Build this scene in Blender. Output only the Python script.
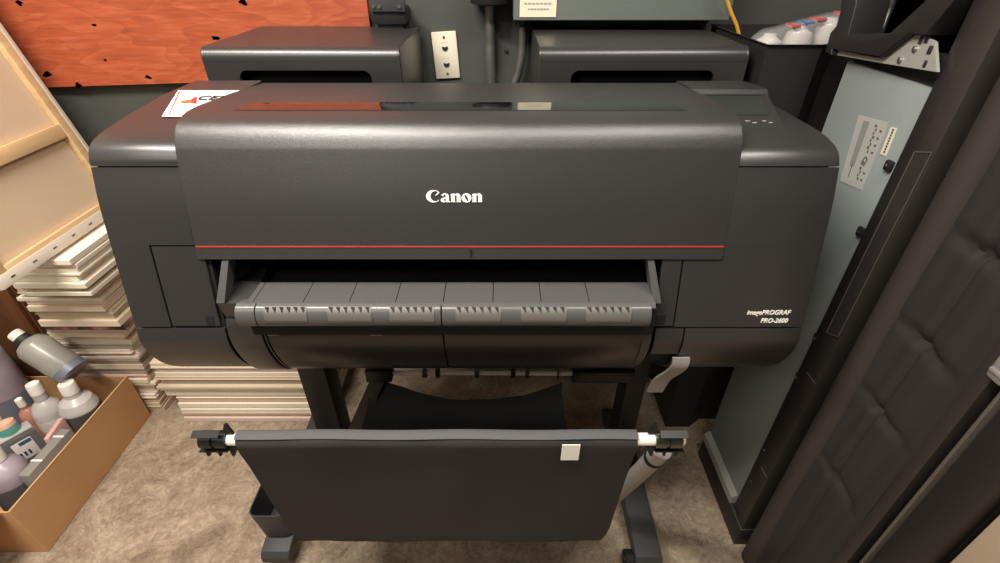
import bpy, bmesh, math, random
from mathutils import Vector, Matrix
random.seed(7)
for o in list(bpy.data.objects): bpy.data.objects.remove(o)
S = bpy.context.scene
COL = S.collection
R = math.radians

# ------------------------------------------------------------------ camera
CAM_H, PITCH, FPX = 1.386, R(34.3), 490.0
cd = bpy.data.cameras.new('camera'); cam = bpy.data.objects.new('camera', cd); COL.objects.link(cam)
cam.location = (0, 0, CAM_H); cam.rotation_euler = (R(90)-PITCH, 0, 0)
cd.sensor_fit = 'HORIZONTAL'; cd.sensor_width = 36; cd.lens = 36*FPX/1000; cd.clip_start = .02
S.camera = cam

# ------------------------------------------------------------------ world, lamps, exposure
W = bpy.data.worlds.new('world'); S.world = W; W.use_nodes = True
W.node_tree.nodes['Background'].inputs['Color'].default_value = (1.0, .95, .89, 1)
W.node_tree.nodes['Background'].inputs['Strength'].default_value = .08
def area(name, loc, size, sizey, energy, color, target):
    l = bpy.data.lights.new(name, 'AREA'); l.shape = 'RECTANGLE'; l.size = size; l.size_y = sizey
    l.energy = energy; l.color = color
    o = bpy.data.objects.new(name, l); COL.objects.link(o); o.location = loc
    o.rotation_euler = (Vector(target)-Vector(loc)).to_track_quat('-Z', 'Y').to_euler()
    return o
area('ceiling_lamp', (-.85, .22, 2.62), 1.3, .14, 58, (1.0, .94, .86), (-.75, .45, 0))
area('ceiling_lamp', (.75, .22, 2.62), 1.2, .06, 23, (1.0, .94, .86), (.65, .45, 0))
area('ceiling_lamp', (-1.3, -1.0, 2.62), 1.2, .25, 12, (1.0, .94, .86), (-.6, .3, .6))
S.view_settings.view_transform = 'Standard'; S.view_settings.look = 'None'
S.view_settings.gamma = 1; S.view_settings.use_curve_mapping = False
S.view_settings.exposure = .35

# ------------------------------------------------------------------ helpers
_f = Vector((0, math.cos(PITCH), -math.sin(PITCH))); _u = Vector((0, math.sin(PITCH), math.cos(PITCH)))
def at(px, py, axis, val):
    "point of the photograph's pixel on the plane X, Y or Z = val"
    d = _f + Vector((1, 0, 0))*((px-500)/FPX) + _u*((281.5-py)/FPX)
    c = Vector((0, 0, CAM_H)); i = 'XYZ'.index(axis)
    return c + d*((val-c[i])/d[i])

def srgb(r, g, b):
    f = lambda c: (c/255/12.92) if c/255 <= .04045 else ((c/255+.055)/1.055)**2.4
    return (f(r), f(g), f(b), 1)

def mat(name, color, rough=.5, metal=0, bump=0, bscale=200, vary=0, vscale=8, spec=.5, trans=0, alpha=1, stretch=None, color2=None, coat=0, bdist=.002):
    m = bpy.data.materials.new(name); m.use_nodes = True
    nt = m.node_tree; b = nt.nodes['Principled BSDF']
    if len(color) == 3: color = (*color, 1)
    b.inputs['Base Color'].default_value = color
    b.inputs['Roughness'].default_value = rough; b.inputs['Metallic'].default_value = metal
    b.inputs['Specular IOR Level'].default_value = spec
    b.inputs['Transmission Weight'].default_value = trans; b.inputs['Alpha'].default_value = alpha
    b.inputs['Coat Weight'].default_value = coat
    tc = nt.nodes.new('ShaderNodeTexCoord'); mp = nt.nodes.new('ShaderNodeMapping')
    nt.links.new(tc.outputs['Object'], mp.inputs['Vector'])
    if stretch: mp.inputs['Scale'].default_value = stretch
    if vary or color2:
        n = nt.nodes.new('ShaderNodeTexNoise'); n.inputs['Scale'].default_value = vscale; n.inputs['Detail'].default_value = 5
        nt.links.new(mp.outputs['Vector'], n.inputs['Vector'])
        r = nt.nodes.new('ShaderNodeValToRGB')
        c2 = color2 or tuple(min(1, c*(1+vary)) for c in color[:3])+(1,)
        c1 = color if color2 else tuple(c*(1-vary) for c in color[:3])+(1,)
        r.color_ramp.elements[0].position = .35; r.color_ramp.elements[1].position = .65
        r.color_ramp.elements[0].color = c1; r.color_ramp.elements[1].color = c2
        nt.links.new(n.outputs['Fac'], r.inputs['Fac']); nt.links.new(r.outputs['Color'], b.inputs['Base Color'])
    if bump:
        n = nt.nodes.new('ShaderNodeTexNoise'); n.inputs['Scale'].default_value = bscale; n.inputs['Detail'].default_value = 2
        nt.links.new(mp.outputs['Vector'], n.inputs['Vector'])
        bp = nt.nodes.new('ShaderNodeBump'); bp.inputs['Strength'].default_value = bump; bp.inputs['Distance'].default_value = bdist
        nt.links.new(n.outputs['Fac'], bp.inputs['Height']); nt.links.new(bp.outputs['Normal'], b.inputs['Normal'])
    return m

class MB:
    def __init__(s): s.bm = bmesh.new()
    def box(s, a, b, bev=0, seg=2, M=None):
        a, b = [min(p, q) for p, q in zip(a, b)], [max(p, q) for p, q in zip(a, b)]
        vs = [s.bm.verts.new((x, y, z)) for x in (a[0], b[0]) for y in (a[1], b[1]) for z in (a[2], b[2])]
        fs = [s.bm.faces.new([vs[i] for i in f]) for f in ((0,1,3,2),(4,6,7,5),(0,4,5,1),(2,3,7,6),(0,2,6,4),(1,5,7,3))]
        if M: bmesh.ops.transform(s.bm, matrix=M, verts=vs)
        if bev:
            es = list({e for f in fs for e in f.edges})
            bmesh.ops.bevel(s.bm, geom=es, offset=bev, segments=seg, profile=.5, affect='EDGES', clamp_overlap=True)
        return s
    def prism(s, poly, axis, a, b, bev=0, seg=3):
        "closed 2D polygon extruded along axis from a to b; poly coords are the other two axes in order"
        def P(u, v, t): return {'X': (t, u, v), 'Y': (u, t, v), 'Z': (u, v, t)}[axis]
        n = len(poly)
        A = [s.bm.verts.new(P(u, v, a)) for u, v in poly]; B = [s.bm.verts.new(P(u, v, b)) for u, v in poly]
        fa = s.bm.faces.new(A); fb = s.bm.faces.new(B[::-1]); fs = [fa, fb]
        for i in range(n): fs.append(s.bm.faces.new((A[i], B[i], B[(i+1) % n], A[(i+1) % n])))
        bmesh.ops.recalc_face_normals(s.bm, faces=fs)
        if bev:
            es = list(fa.edges)+list(fb.edges)
            bmesh.ops.bevel(s.bm, geom=es, offset=bev, segments=seg, profile=.5, affect='EDGES', clamp_overlap=True)
        return s
    def tube(s, pts, r, n=12, caps=True):
        pts = [Vector(p) for p in pts]; rings = []
        rr = r if isinstance(r, (list, tuple)) else [r]*len(pts)
        prev = None
        for i, p in enumerate(pts):
            t = (pts[min(i+1, len(pts)-1)]-pts[max(i-1, 0)]).normalized()
            if prev is None:
                a = t.orthogonal().normalized()
            else:
                a = (prev-t*prev.dot(t)).normalized()
            prev = a; b = t.cross(a)
            rings.append([s.bm.verts.new(p+(a*math.cos(k*2*math.pi/n)+b*math.sin(k*2*math.pi/n))*rr[i]) for k in range(n)])
        fs = []
        for A, B in zip(rings, rings[1:]):
            for k in range(n): fs.append(s.bm.faces.new((A[k], A[(k+1) % n], B[(k+1) % n], B[k])))
        if caps: fs += [s.bm.faces.new(rings[0][::-1]), s.bm.faces.new(rings[-1])]
        bmesh.ops.recalc_face_normals(s.bm, faces=fs)
        return s
    def lathe(s, p0, p1, prof, n=24):
        "profile of (distance along axis in m, radius) around the axis p0 to p1"
        p0, p1 = Vector(p0), Vector(p1); t = (p1-p0).normalized()
        return s.tube2([p0+t*d for d, r in prof], [max(r, 1e-4) for d, r in prof], t, n)
    def tube2(s, pts, rr, t, n):
        a = t.orthogonal().normalized(); b = t.cross(a); rings = []
        for p, r in zip(pts, rr):
            rings.append([s.bm.verts.new(p+(a*math.cos(k*2*math.pi/n)+b*math.sin(k*2*math.pi/n))*r) for k in range(n)])
        fs = []
        for A, B in zip(rings, rings[1:]):
            for k in range(n): fs.append(s.bm.faces.new((A[k], A[(k+1) % n], B[(k+1) % n], B[k])))
        fs += [s.bm.faces.new(rings[0][::-1]), s.bm.faces.new(rings[-1])]
        bmesh.ops.recalc_face_normals(s.bm, faces=fs)
        return s
    def grid(s, rows, thick=0):
        "sheet through rows of points, given a thickness"
        V = [[s.bm.verts.new(p) for p in row] for row in rows]
        fs = []
        for A, B in zip(V, V[1:]):
            for k in range(len(A)-1): fs.append(s.bm.faces.new((A[k], A[k+1], B[k+1], B[k])))
        bmesh.ops.recalc_face_normals(s.bm, faces=fs)
        if thick: bmesh.ops.solidify(s.bm, geom=fs, thickness=thick)
        return s
    def build(s, name, m, parent=None, smooth=30):
        me = bpy.data.meshes.new(name); s.bm.to_mesh(me); s.bm.free()
        me.materials.append(m)
        for p in me.polygons: p.use_smooth = True
        me.set_sharp_from_angle(angle=R(smooth))
        o = bpy.data.objects.new(name, me); COL.objects.link(o)
        if parent: attach(o, parent)
        return o

def world_of(o):
    M = o.matrix_basis.copy(); p = o.parent
    while p: M = p.matrix_basis @ M; p = p.parent
    return M
def attach(o, parent):
    "parent o while its mesh keeps the place it was modelled at"
    o.parent = parent; o.matrix_basis = world_of(parent).inverted() @ o.matrix_basis
def thing(name, label, cat, loc, group=None):
    o = bpy.data.objects.new(name, None); COL.objects.link(o); o.location = loc; o.empty_display_size = .05
    return tag(o, label, cat, group)
def tag(o, label, cat, group=None):
    o['label'] = label; o['category'] = cat
    if group: o['group'] = group
    return o
def struct(o): o['kind'] = 'structure'; return o
def spline(pts, n=6):
    "smooth open curve through points"
    out = []; P = [pts[0]]+list(pts)+[pts[-1]]
    for i in range(1, len(P)-2):
        p0, p1, p2, p3 = [Vector(P[i+k]) for k in (-1, 0, 1, 2)]
        for k in range(n):
            t = k/n
            out.append(tuple(.5*((2*p1)+(p2-p0)*t+(2*p0-5*p1+4*p2-p3)*t*t+(3*p1-p0-3*p2+p3)*t**3)))
    out.append(tuple(pts[-1])); return out
def offset(pts, d):
    "open 2D curve moved d to the right of its direction"
    out = []
    for i, p in enumerate(pts):
        a = Vector(pts[max(i-1, 0)]); b = Vector(pts[min(i+1, len(pts)-1)])
        t = (b-a).normalized(); out.append((p[0]+t.y*d, p[1]-t.x*d))
    return out
def shell(pts, th): return list(pts)+offset(pts, th)[::-1]
def text_obj(name, s, size, m, parent, loc, xdir, up, bold=0, shear=0, depth=.0004, align='CENTER', spacing=1, sx=1):
    c = bpy.data.curves.new(name, 'FONT'); c.body = s; c.size = size; c.extrude = depth; c.offset = bold; c.shear = shear
    c.align_x = align; c.align_y = 'CENTER'; c.space_character = spacing; c.resolution_u = 3
    t = bpy.data.objects.new('tmp', c); COL.objects.link(t)
    bpy.context.view_layer.update()
    me = bpy.data.meshes.new_from_object(t.evaluated_get(bpy.context.evaluated_depsgraph_get()))
    bpy.data.objects.remove(t)
    return mesh_on(name, me, m, parent, loc, xdir, up, sx)
def mesh_on(name, me, m, parent, loc, xdir, up, sx=1):
    x = Vector(xdir).normalized(); z = x.cross(Vector(up)).normalized(); y = z.cross(x)
    M = Matrix((x*sx, y, z)).transposed().to_4x4(); M.translation = Vector(loc)
    me.transform(M); me.materials.clear(); me.materials.append(m)
    o = bpy.data.objects.new(name, me); COL.objects.link(o)
    if parent: attach(o, parent)
    return o
def outline_mesh(name, loops, depth):
    c = bpy.data.curves.new(name, 'CURVE'); c.dimensions = '2D'; c.fill_mode = 'BOTH'; c.extrude = depth
    for l in loops:
        sp = c.splines.new('POLY'); sp.points.add(len(l)-1); sp.use_cyclic_u = True
        for p, q in zip(sp.points, l): p.co = (q[0], q[1], 0, 1)
    t = bpy.data.objects.new('tmp', c); COL.objects.link(t); bpy.context.view_layer.update()
    me = bpy.data.meshes.new_from_object(t.evaluated_get(bpy.context.evaluated_depsgraph_get()))
    bpy.data.objects.remove(t); return me

# ------------------------------------------------------------------ materials
M_body = mat('dark_plastic', srgb(47, 45, 44), .35, bump=.3, bscale=1200, spec=.8, bdist=.0002)
M_lid = mat('speckled_plastic', srgb(47, 45, 44), .36, bump=1, bscale=900, spec=1, bdist=.00035)
M_seam = mat('black_gap', (.004, .004, .004), .8)
M_blackp = mat('black_plastic', srgb(26, 25, 25), .45, bump=.1)
M_gloss = mat('gloss_black', srgb(20, 20, 20), .08, spec=.6, coat=.6)
M_red = mat('red_line', srgb(168, 54, 42), .4)
M_white_ink = mat('white_lettering', srgb(240, 236, 226), .5)
M_tray = mat('grey_plastic', srgb(78, 77, 76), .42, bump=.1, bscale=500)
M_lip = mat('satin_grey_plastic', srgb(84, 83, 81), .30)
M_grip = mat('ribbed_grey_insert', srgb(100, 96, 91), .45)
M_smoke = mat('smoked_brown_plastic', srgb(52, 45, 39), .28, bump=.2, bscale=60, stretch=(8, .3, .3))
M_cloth = mat('black_basket_cloth', srgb(47, 44, 43), .85, bump=.3, bscale=1200, vary=.08, vscale=5)
M_cloth_hem = mat('grey_hem_cloth', srgb(84, 83, 84), .8, bump=.3, bscale=900)
M_white_tube = mat('white_plastic', srgb(238, 228, 216), .4)
M_steel = mat('brushed_steel', srgb(190, 186, 180), .3, 1)
M_satin = mat('dull_metal', srgb(120, 116, 110), .35, 1)
M_lever = mat('light_grey_lever', srgb(158, 149, 143), .45)
M_screen = mat('dark_screen', srgb(48, 52, 48), .12)
M_paper = mat('white_paper', srgb(242, 240, 232), .6)
M_cream = mat('cream_paper', srgb(228, 220, 196), .6)
M_ink = mat('black_ink', srgb(40, 38, 38), .6)
M_faint = mat('grey_ink', srgb(168, 164, 158), .6)
M_panel = mat('painted_steel', srgb(136, 144, 142), .45, bump=.05, vary=.04, vscale=3)
M_bracket = mat('pale_steel', srgb(176, 176, 168), .4, .3)
M_elec = mat('grey_green_enamel', srgb(112, 119, 112), .42)
M_wallb = mat('grey_wall_paint', srgb(70, 72, 67), .7, bump=.2, bscale=60, vary=.12, vscale=3)
M_wallp = mat('plain_wall_paint', srgb(110, 105, 97), .8, bump=.2, bscale=60, vary=.06, vscale=3)
M_ceil = mat('ceiling_paint', srgb(160, 152, 140), .9)
M_yellow = mat('yellow_jacket', srgb(214, 160, 48), .5)
M_conduit = mat('galvanised_steel', srgb(150, 148, 142), .4, .8, vary=.2, vscale=20)
M_card = mat('cardboard', srgb(206, 158, 108), .8, bump=.15, bscale=300, vary=.05, vscale=6)
M_card_edge = mat('pale_cardboard_edge', srgb(200, 160, 112), .8)
M_tan = mat('tan_cardboard', srgb(160, 140, 118), .85, vary=.04)
M_canvas = mat('canvas_back', srgb(208, 184, 154), .9, bump=.3, bscale=900, vary=.03, vscale=4)
M_pine = mat('pine_wood', srgb(214, 180, 134), .6, bump=.1, vary=.1, vscale=4, stretch=(14, 1, 14))
M_primed = mat('primed_canvas', srgb(216, 204, 186), .8, bump=.1)
M_brownwood = mat('brown_wood', srgb(112, 70, 40), .55, vary=.25, vscale=3, stretch=(14, 14, 1))
M_rubber = mat('black_rubber', srgb(20, 20, 20), .7)
M_stand = mat('stand_black_steel', srgb(20, 20, 20), .5)
M_foot = mat('stand_foot_grey', srgb(58, 57, 57), .5, bump=.1)
M_bk_plastic = mat('upright_dark_plastic', srgb(36, 33, 32), .5, bump=.1)
M_bk_rail = mat('upright_brown_grey_rail', srgb(50, 45, 41), .55, bump=.1)
M_bk_cloth = mat('upright_black_cloth', srgb(41, 36, 34), .85, bump=.3, bscale=800)
M_bk_pale = mat('upright_pale_trim', srgb(92, 84, 76), .5)
M_lbl_grey = mat('button_mark', srgb(170, 166, 160), .5)
M_lbl_ink = mat('soft_ink', srgb(92, 92, 90), .6)
M_bin = mat('bin_plastic', srgb(40, 36, 35), .55, bump=.15)

def mat_plywood():
    m = mat('red_plywood', srgb(196, 96, 56), .55); nt = m.node_tree; b = nt.nodes['Principled BSDF']
    tc = nt.nodes.new('ShaderNodeTexCoord'); mp = nt.nodes.new('ShaderNodeMapping'); mp.inputs['Scale'].default_value = (1.2, 1, 4)
    nt.links.new(tc.outputs['Object'], mp.inputs['Vector'])
    wv = nt.nodes.new('ShaderNodeTexNoise'); wv.inputs['Scale'].default_value = 2.2; wv.inputs['Detail'].default_value = 2
    nt.links.new(mp.outputs['Vector'], wv.inputs['Vector'])
    mul = nt.nodes.new('ShaderNodeMath'); mul.operation = 'MULTIPLY'; mul.inputs[1].default_value = 12
    nt.links.new(wv.outputs['Fac'], mul.inputs[0])
    sn = nt.nodes.new('ShaderNodeMath'); sn.operation = 'FRACT'; nt.links.new(mul.outputs[0], sn.inputs[0])
    fine = nt.nodes.new('ShaderNodeTexNoise'); fine.inputs['Scale'].default_value = 14; fine.inputs['Detail'].default_value = 6
    mp2 = nt.nodes.new('ShaderNodeMapping'); mp2.inputs['Scale'].default_value = (1, 1, 9)
    nt.links.new(tc.outputs['Object'], mp2.inputs['Vector']); nt.links.new(mp2.outputs['Vector'], fine.inputs['Vector'])
    mx = nt.nodes.new('ShaderNodeMix'); mx.data_type = 'FLOAT'; mx.inputs[0].default_value = .82
    nt.links.new(sn.outputs[0], mx.inputs[2]); nt.links.new(fine.outputs['Fac'], mx.inputs[3])
    rp = nt.nodes.new('ShaderNodeValToRGB'); e = rp.color_ramp.elements
    e[0].position = .2; e[0].color = srgb(140, 62, 36); e[1].position = .85; e[1].color = srgb(190, 104, 68)
    k = e.new(.5); k.color = srgb(168, 78, 46)
    nt.links.new(mx.outputs[0], rp.inputs['Fac']); nt.links.new(rp.outputs['Color'], b.inputs['Base Color'])
    return m
def mat_floor():
    m = mat('worn_concrete', srgb(170, 148, 124), .75); nt = m.node_tree; b = nt.nodes['Principled BSDF']
    tc = nt.nodes.new('ShaderNodeTexCoord')
    n1 = nt.nodes.new('ShaderNodeTexNoise'); n1.inputs['Scale'].default_value = 4.5; n1.inputs['Detail'].default_value = 13; n1.inputs['Roughness'].default_value = .74; n1.inputs['Distortion'].default_value = 1.6
    n2 = nt.nodes.new('ShaderNodeTexNoise'); n2.inputs['Scale'].default_value = 26; n2.inputs['Detail'].default_value = 9; n2.inputs['Roughness'].default_value = .8; n2.inputs['Distortion'].default_value = 2.5
    n3 = nt.nodes.new('ShaderNodeTexVoronoi'); n3.feature = 'DISTANCE_TO_EDGE'; n3.inputs['Scale'].default_value = 2.0
    dist = nt.nodes.new('ShaderNodeVectorMath'); dist.operation = 'ADD'
    nt.links.new(tc.outputs['Object'], dist.inputs[0]); nt.links.new(n1.outputs['Color'], dist.inputs[1]); nt.links.new(dist.outputs[0], n3.inputs['Vector'])
    for n in (n1, n2): nt.links.new(tc.outputs['Object'], n.inputs['Vector'])
    mx = nt.nodes.new('ShaderNodeMix'); mx.data_type = 'FLOAT'; mx.inputs[0].default_value = .5
    nt.links.new(n1.outputs['Fac'], mx.inputs[2]); nt.links.new(n2.outputs['Fac'], mx.inputs[3])
    rp = nt.nodes.new('ShaderNodeValToRGB'); e = rp.color_ramp.elements
    e[0].position = .36; e[0].color = srgb(104, 87, 72); e[1].position = .64; e[1].color = srgb(206, 188, 164)
    k = e.new(.5); k.color = srgb(162, 142, 120)
    nt.links.new(mx.outputs[0], rp.inputs['Fac'])
    cr = nt.nodes.new('ShaderNodeValToRGB'); cr.color_ramp.elements[0].position = 0; cr.color_ramp.elements[0].color = (.55, .53, .5, 1); cr.color_ramp.elements[1].position = .014; cr.color_ramp.elements[1].color = (1, 1, 1, 1)
    nt.links.new(n3.outputs['Distance'], cr.inputs['Fac'])
    ml = nt.nodes.new('ShaderNodeMix'); ml.data_type = 'RGBA'; ml.blend_type = 'MULTIPLY'; ml.inputs[0].default_value = 1
    nt.links.new(rp.outputs['Color'], ml.inputs[6]); nt.links.new(cr.outputs['Color'], ml.inputs[7])
    nt.links.new(ml.outputs[2], b.inputs['Base Color'])
    bp = nt.nodes.new('ShaderNodeBump'); bp.inputs['Strength'].default_value = .8; bp.inputs['Distance'].default_value = .010
    nt.links.new(mx.outputs[0], bp.inputs['Height']); nt.links.new(bp.outputs['Normal'], b.inputs['Normal'])
    return m

# ------------------------------------------------------------------ setting
struct(MB().box((-1.9, -1.6, -.05), (1.7, 1.53, 0)).build('floor', mat_floor()))
struct(MB().box((-1.9, 1.48, 0), (1.7, 1.56, 2.72)).build('wall_back', M_wallb))
struct(MB().box((-1.98, -1.6, 0), (-1.9, 1.56, 2.72)).build('wall_left', M_wallp))
struct(MB().box((1.7, -1.6, 0), (1.78, 1.56, 2.72)).build('wall_right', M_wallp))
struct(MB().box((-1.98, -1.6, 2.72), (1.78, 1.56, 2.78)).build('ceiling', M_ceil))

# ------------------------------------------------------------------ the printer
pr = thing('large_format_printer', 'wide black large-format printer on a stand with a cloth catch basket', 'printer', (-.054, .85, 0))
BODY = [(1.04, 1.165), (.93, 1.165), (.85, 1.161), (.785, 1.156), (.738, 1.150), (.714, 1.141), (.703, 1.126), (.699, 1.112), (.682, 1.062), (.665, .992), (.648, .918), (.633, .850), (.630, .826), (.636, .797), (.650, .765), (.672, .735), (.702, .708), (.745, .700), (1.04, .700)]
bod = spline(BODY, 4)
def zcut(hi, lo, front=True):
    return [p for p in bod if lo <= p[1] <= hi and (p[0] < .72 or not front)]
def curve_to(y_from=None, z_hi=None, z_lo=None):
    "stretch of the body's side outline between two heights, ends interpolated"
    out = []
    fr = [p for p in bod]
    for a, b in zip(fr, fr[1:]):
        def ip(z): t = (a[1]-z)/(a[1]-b[1]); return (a[0]+(b[0]-a[0])*t, z)
        if a[1] > b[1]:
            if a[1] >= z_hi > b[1] : out.append(ip(z_hi))
            if z_lo < a[1] < z_hi and not (out and out[-1] == a): out.append(a)
            if a[1] > z_lo >= b[1]: out.append(ip(z_lo)); break
    return out
TH = .012
top = [p for p in bod if p[1] > 1.1175 ]
capA = top + curve_to(z_hi=1.1175, z_lo=1.1165)[-1:]
def inset_closed(d): return shell(bod, 0)[:len(bod)]
inner = offset(bod, -.006) if False else None
def inw(pts, d):
    o = offset(pts, d); 
    # inside lies towards greater y / lower z on the front
    c = Vector((.88, .93)); p, q = Vector(pts[len(pts)//2]), Vector(o[len(o)//2])
    return o if (q-c).length < (p-c).length else offset(pts, -d)
def panel(pts, th): return list(pts)+inw(pts, th)[::-1]
# dark chassis seen through the gaps and the paper slot
ch = MB(); ib = inw(bod, .005)
ch.prism(ib, 'X', -.604, -.462); ch.prism([(yv, min(z_, 1.112)) for yv, z_ in ib], 'X', .262, .496)
ch.box((-.47, .90, .72), (.27, 1.04, 1.15)); ch.box((-.47, .72, .705), (.27, .92, .86))
ch.build('chassis', M_seam, pr)

XL, XR = -.611, .507
def end_cover(x0, x1, outer):
    c = MB(); c.prism(panel(capA, .006), 'X', x0, x1, .003)
    return c.build('end_cover_top', M_body, pr)
end_cover(XL, -.4785, -1)
CAPR = spline([(1.045, 1.146), (.93, 1.146), (.85, 1.146), (.785, 1.146), (.745, 1.143), (.718, 1.136), (.704, 1.123), (.6995, 1.112)], 4)
capB = [p for p in CAPR if p[1] > 1.1175]+capA[-1:]
MB().prism(panel(capB, .006), 'X', .3535, XR, .003).build('end_cover_top', M_body, pr)
mid = curve_to(z_hi=1.1145, z_lo=1.000); low = curve_to(z_hi=1.000, z_lo=.8605); dr = curve_to(z_hi=.9975, z_lo=.8625)
bot = [p for p in bod if p[1] < .857]; bot = curve_to(z_hi=.8575, z_lo=.8570)[:1]+bot
def chop(pts, zlo): return [p for p in pts]
# left end
c = MB(); c.prism(panel(mid, .006), 'X', XL, -.4785, .0012); c.prism(panel(low, .006), 'X', XL, -.551, .0012)
c.build('end_cover', M_body, pr)
dpart = MB().prism(panel(dr, .006), 'X', -.548, -.468, .001).build('ink_door', M_body, pr)
MB().prism(panel([(a-.0006, b) for a, b in curve_to(z_hi=.880, z_lo=.8645)], .004), 'X', -.490, -.476).build('finger_notch', M_seam, dpart)
MB().prism(panel(bot, .006), 'X', XL, -.462, .0015).build('lower_cover', M_body, pr)
# right end
c = MB(); c.prism(panel(mid, .006), 'X', .3525, XR, .0012); c.prism(panel(low, .006), 'X', .292, XR, .0012)
rc = c.build('end_cover', M_body, pr)
po = MB().prism(panel(dr, .006), 'X', .258, .2895, .001).build('corner_post', M_body, pr)
MB().prism(panel([(a-.0006, b) for a, b in curve_to(z_hi=.882, z_lo=.8655)], .004), 'X', .2595, .275).build('finger_notch', M_seam, po)
MB().prism(panel(bot, .006), 'X', .312, XR, .0015).build('lower_cover', M_body, pr)
MB().prism(panel(curve_to(z_hi=.857, z_lo=.80), .006), 'X', .262, .309, .001).build('lever_surround', M_body, pr)
# bottom and back closing plates
MB().box((-.60, .745, .696), (.495, 1.045, .706)).build('bottom_plate', M_blackp, pr)
MB().box((XL+.002, 1.04, .70), (XR-.002, 1.05, 1.146), .003).build('back_cover', M_body, pr)

# lid
LID = [(1.042, 1.160), (.98, 1.165), (.912, 1.171), (.85, 1.175), (.803, 1.178), (.765, 1.178), (.738, 1.172), (.722, 1.161), (.711, 1.145), (.704, 1.128), (.683, 1.067), (.665, .999), (.659, .979)]
lp = spline(LID, 5)
lm_ = MB().prism(panel(lp, .014), 'X', -.478, .352, .003)
for v_ in lm_.bm.verts:          # the lid widens a little towards its top
    v_.co.x += (.007 if v_.co.x > 0 else -.003)*max(0, min(1, (v_.co.z-.99)/.17))
lid = lm_.build('lid', M_lid, pr)
def on_lid(z):
    for a, b in zip(lp, lp[1:]):
        if a[0] < .75 and a[1] >= z > b[1]:
            t = (a[1]-z)/(a[1]-b[1]); y = a[0]+(b[0]-a[0])*t
            return y, Vector((0, a[0]-b[0], a[1]-b[1])).normalized()
sp = [(on_lid(.9996)[0]-.0008, .9996), (on_lid(.9977)[0]-.0008, .9977), (on_lid(.9977)[0]+.002, .9977), (on_lid(.9996)[0]+.002, .9996)]
MB().prism(sp, 'X', -.477, .351).build('accent_stripe', M_red, lid)
y0, up0 = on_lid(.988)
MB().box((-.0465, y0-.0025, .980), (-.0455, y0+.004, .996)).build('seam', M_seam, lid)
# glossy window strip on the lid's top
def lid_top(yv):
    for a, b in zip(lp, lp[1:]):
        if a[0] >= yv > b[0] and a[1] > 1.15:
            return a[1]+(b[1]-a[1])*(a[0]-yv)/(a[0]-b[0])
def strip_on_lid(x00, x01, x10, x11, ya, yb, name, m, lift=.0006):
    ws = MB(); rows = []
    for k in range(5):
        yv = ya+(yb-ya)*k/4; t = k/4
        rows.append([(x00+(x10-x00)*t, yv, lid_top(yv)+lift), (x01+(x11-x01)*t, yv, lid_top(yv)+lift)])
    ws.grid(rows); return ws.build(name, m, lid)
strip_on_lid(-.412, .288, -.398, .272, .772, .825, 'window', M_gloss)

# the maker's name, drawn letter by letter
def arc(cx, cy, rx, ry, a0, a1, n=16):
    return [(cx+rx*math.cos(R(a0+(a1-a0)*i/n)), cy+ry*math.sin(R(a0+(a1-a0)*i/n))) for i in range(n+1)]
loops = []
C_ = arc(.50, .50, .50, .53, 48, 318, 26) + [(.80, .20)] + arc(.62, .50, .32, .44, -52, -300, 22) + [(.82, .86), (.62, .58), (.70, .56), (.93, .80)]
loops.append(C_)
def shift(l, dx): return [(x+dx, yv) for x, yv in l]
A_ = [(.05, .62)]+arc(.30, .52, .26, .22, 165, 10, 10)+[(.56, .12), (.64, .05), (.64, 0), (.36, 0), (.34, .06)]+arc(.20, .17, .20, .19, -60, -250, 12)+[(.34, .44)]+arc(.28, .52, .08, .14, 0, 150, 6)+[(.20, .50), (.05, .62)][:1]
A_in = arc(.29, .20, .07, .12, 0, 360, 12)[:-1]
loops += [shift(A_, .98), shift(A_in, .98)]
N_ = [(0, .68), (.28, .74), (.28, .62)]+arc(.47, .48, .20, .26, 140, 0, 10)+[(.67, .07), (.72, 0), (.38, 0), (.42, .07), (.42, .50)]+arc(.35, .50, .07, .10, 0, 150, 6)+[(.28, .07), (.33, 0), (-.02, 0), (.03, .07), (.03, .60)]
loops.append(shift(N_, 1.66))
O_ = arc(.34, .36, .34, .39, 0, 360, 24)[:-1]
O_in = [(x*1+ .0+(yv-.36)*(-.35), yv) for x, yv in arc(.34, .36, .09, .29, 0, 360, 16)[:-1]]
loops += [shift(O_, 2.40), shift(O_in, 2.40)]
loops.append(shift(N_, 3.12))
k = .0855/3.84
me = outline_mesh('maker_logo', [[(x*k-.0427, yv*k*.79-.0072) for x, yv in l] for l in loops], .0005)
yy, up = on_lid(1.073)
mesh_on('maker_logo', me, M_white_ink, lid, (-.069, yy-.0008, 1.0735), (1, 0, 0), up)

# model lettering
yv = .6465; upf = (0, .215, .977)
p1 = at(771.5, 313, 'Y', .6395); p2 = at(793.5, 320.5, 'Y', .638)
def on_body(z):
    for a, b in zip(bod, bod[1:]):
        if a[0] < .72 and a[1] >= z > b[1] and z > .8: return a[0]+(b[0]-a[0])*(a[1]-z)/(a[1]-b[1])
text_obj('model_lettering', 'imagePROGRAF', .0115, M_white_ink, rc, (p1.x+.031, on_body(p1.z)-.0006, p1.z), (1, 0, 0), upf, .0002, .25, align='RIGHT', sx=.92)
text_obj('model_lettering', 'PRO-2600', .0115, M_white_ink, rc, (p1.x+.030, on_body(p2.z)-.0006, p2.z), (1, 0, 0), upf, .0002, .25, align='RIGHT', sx=.92)

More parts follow.
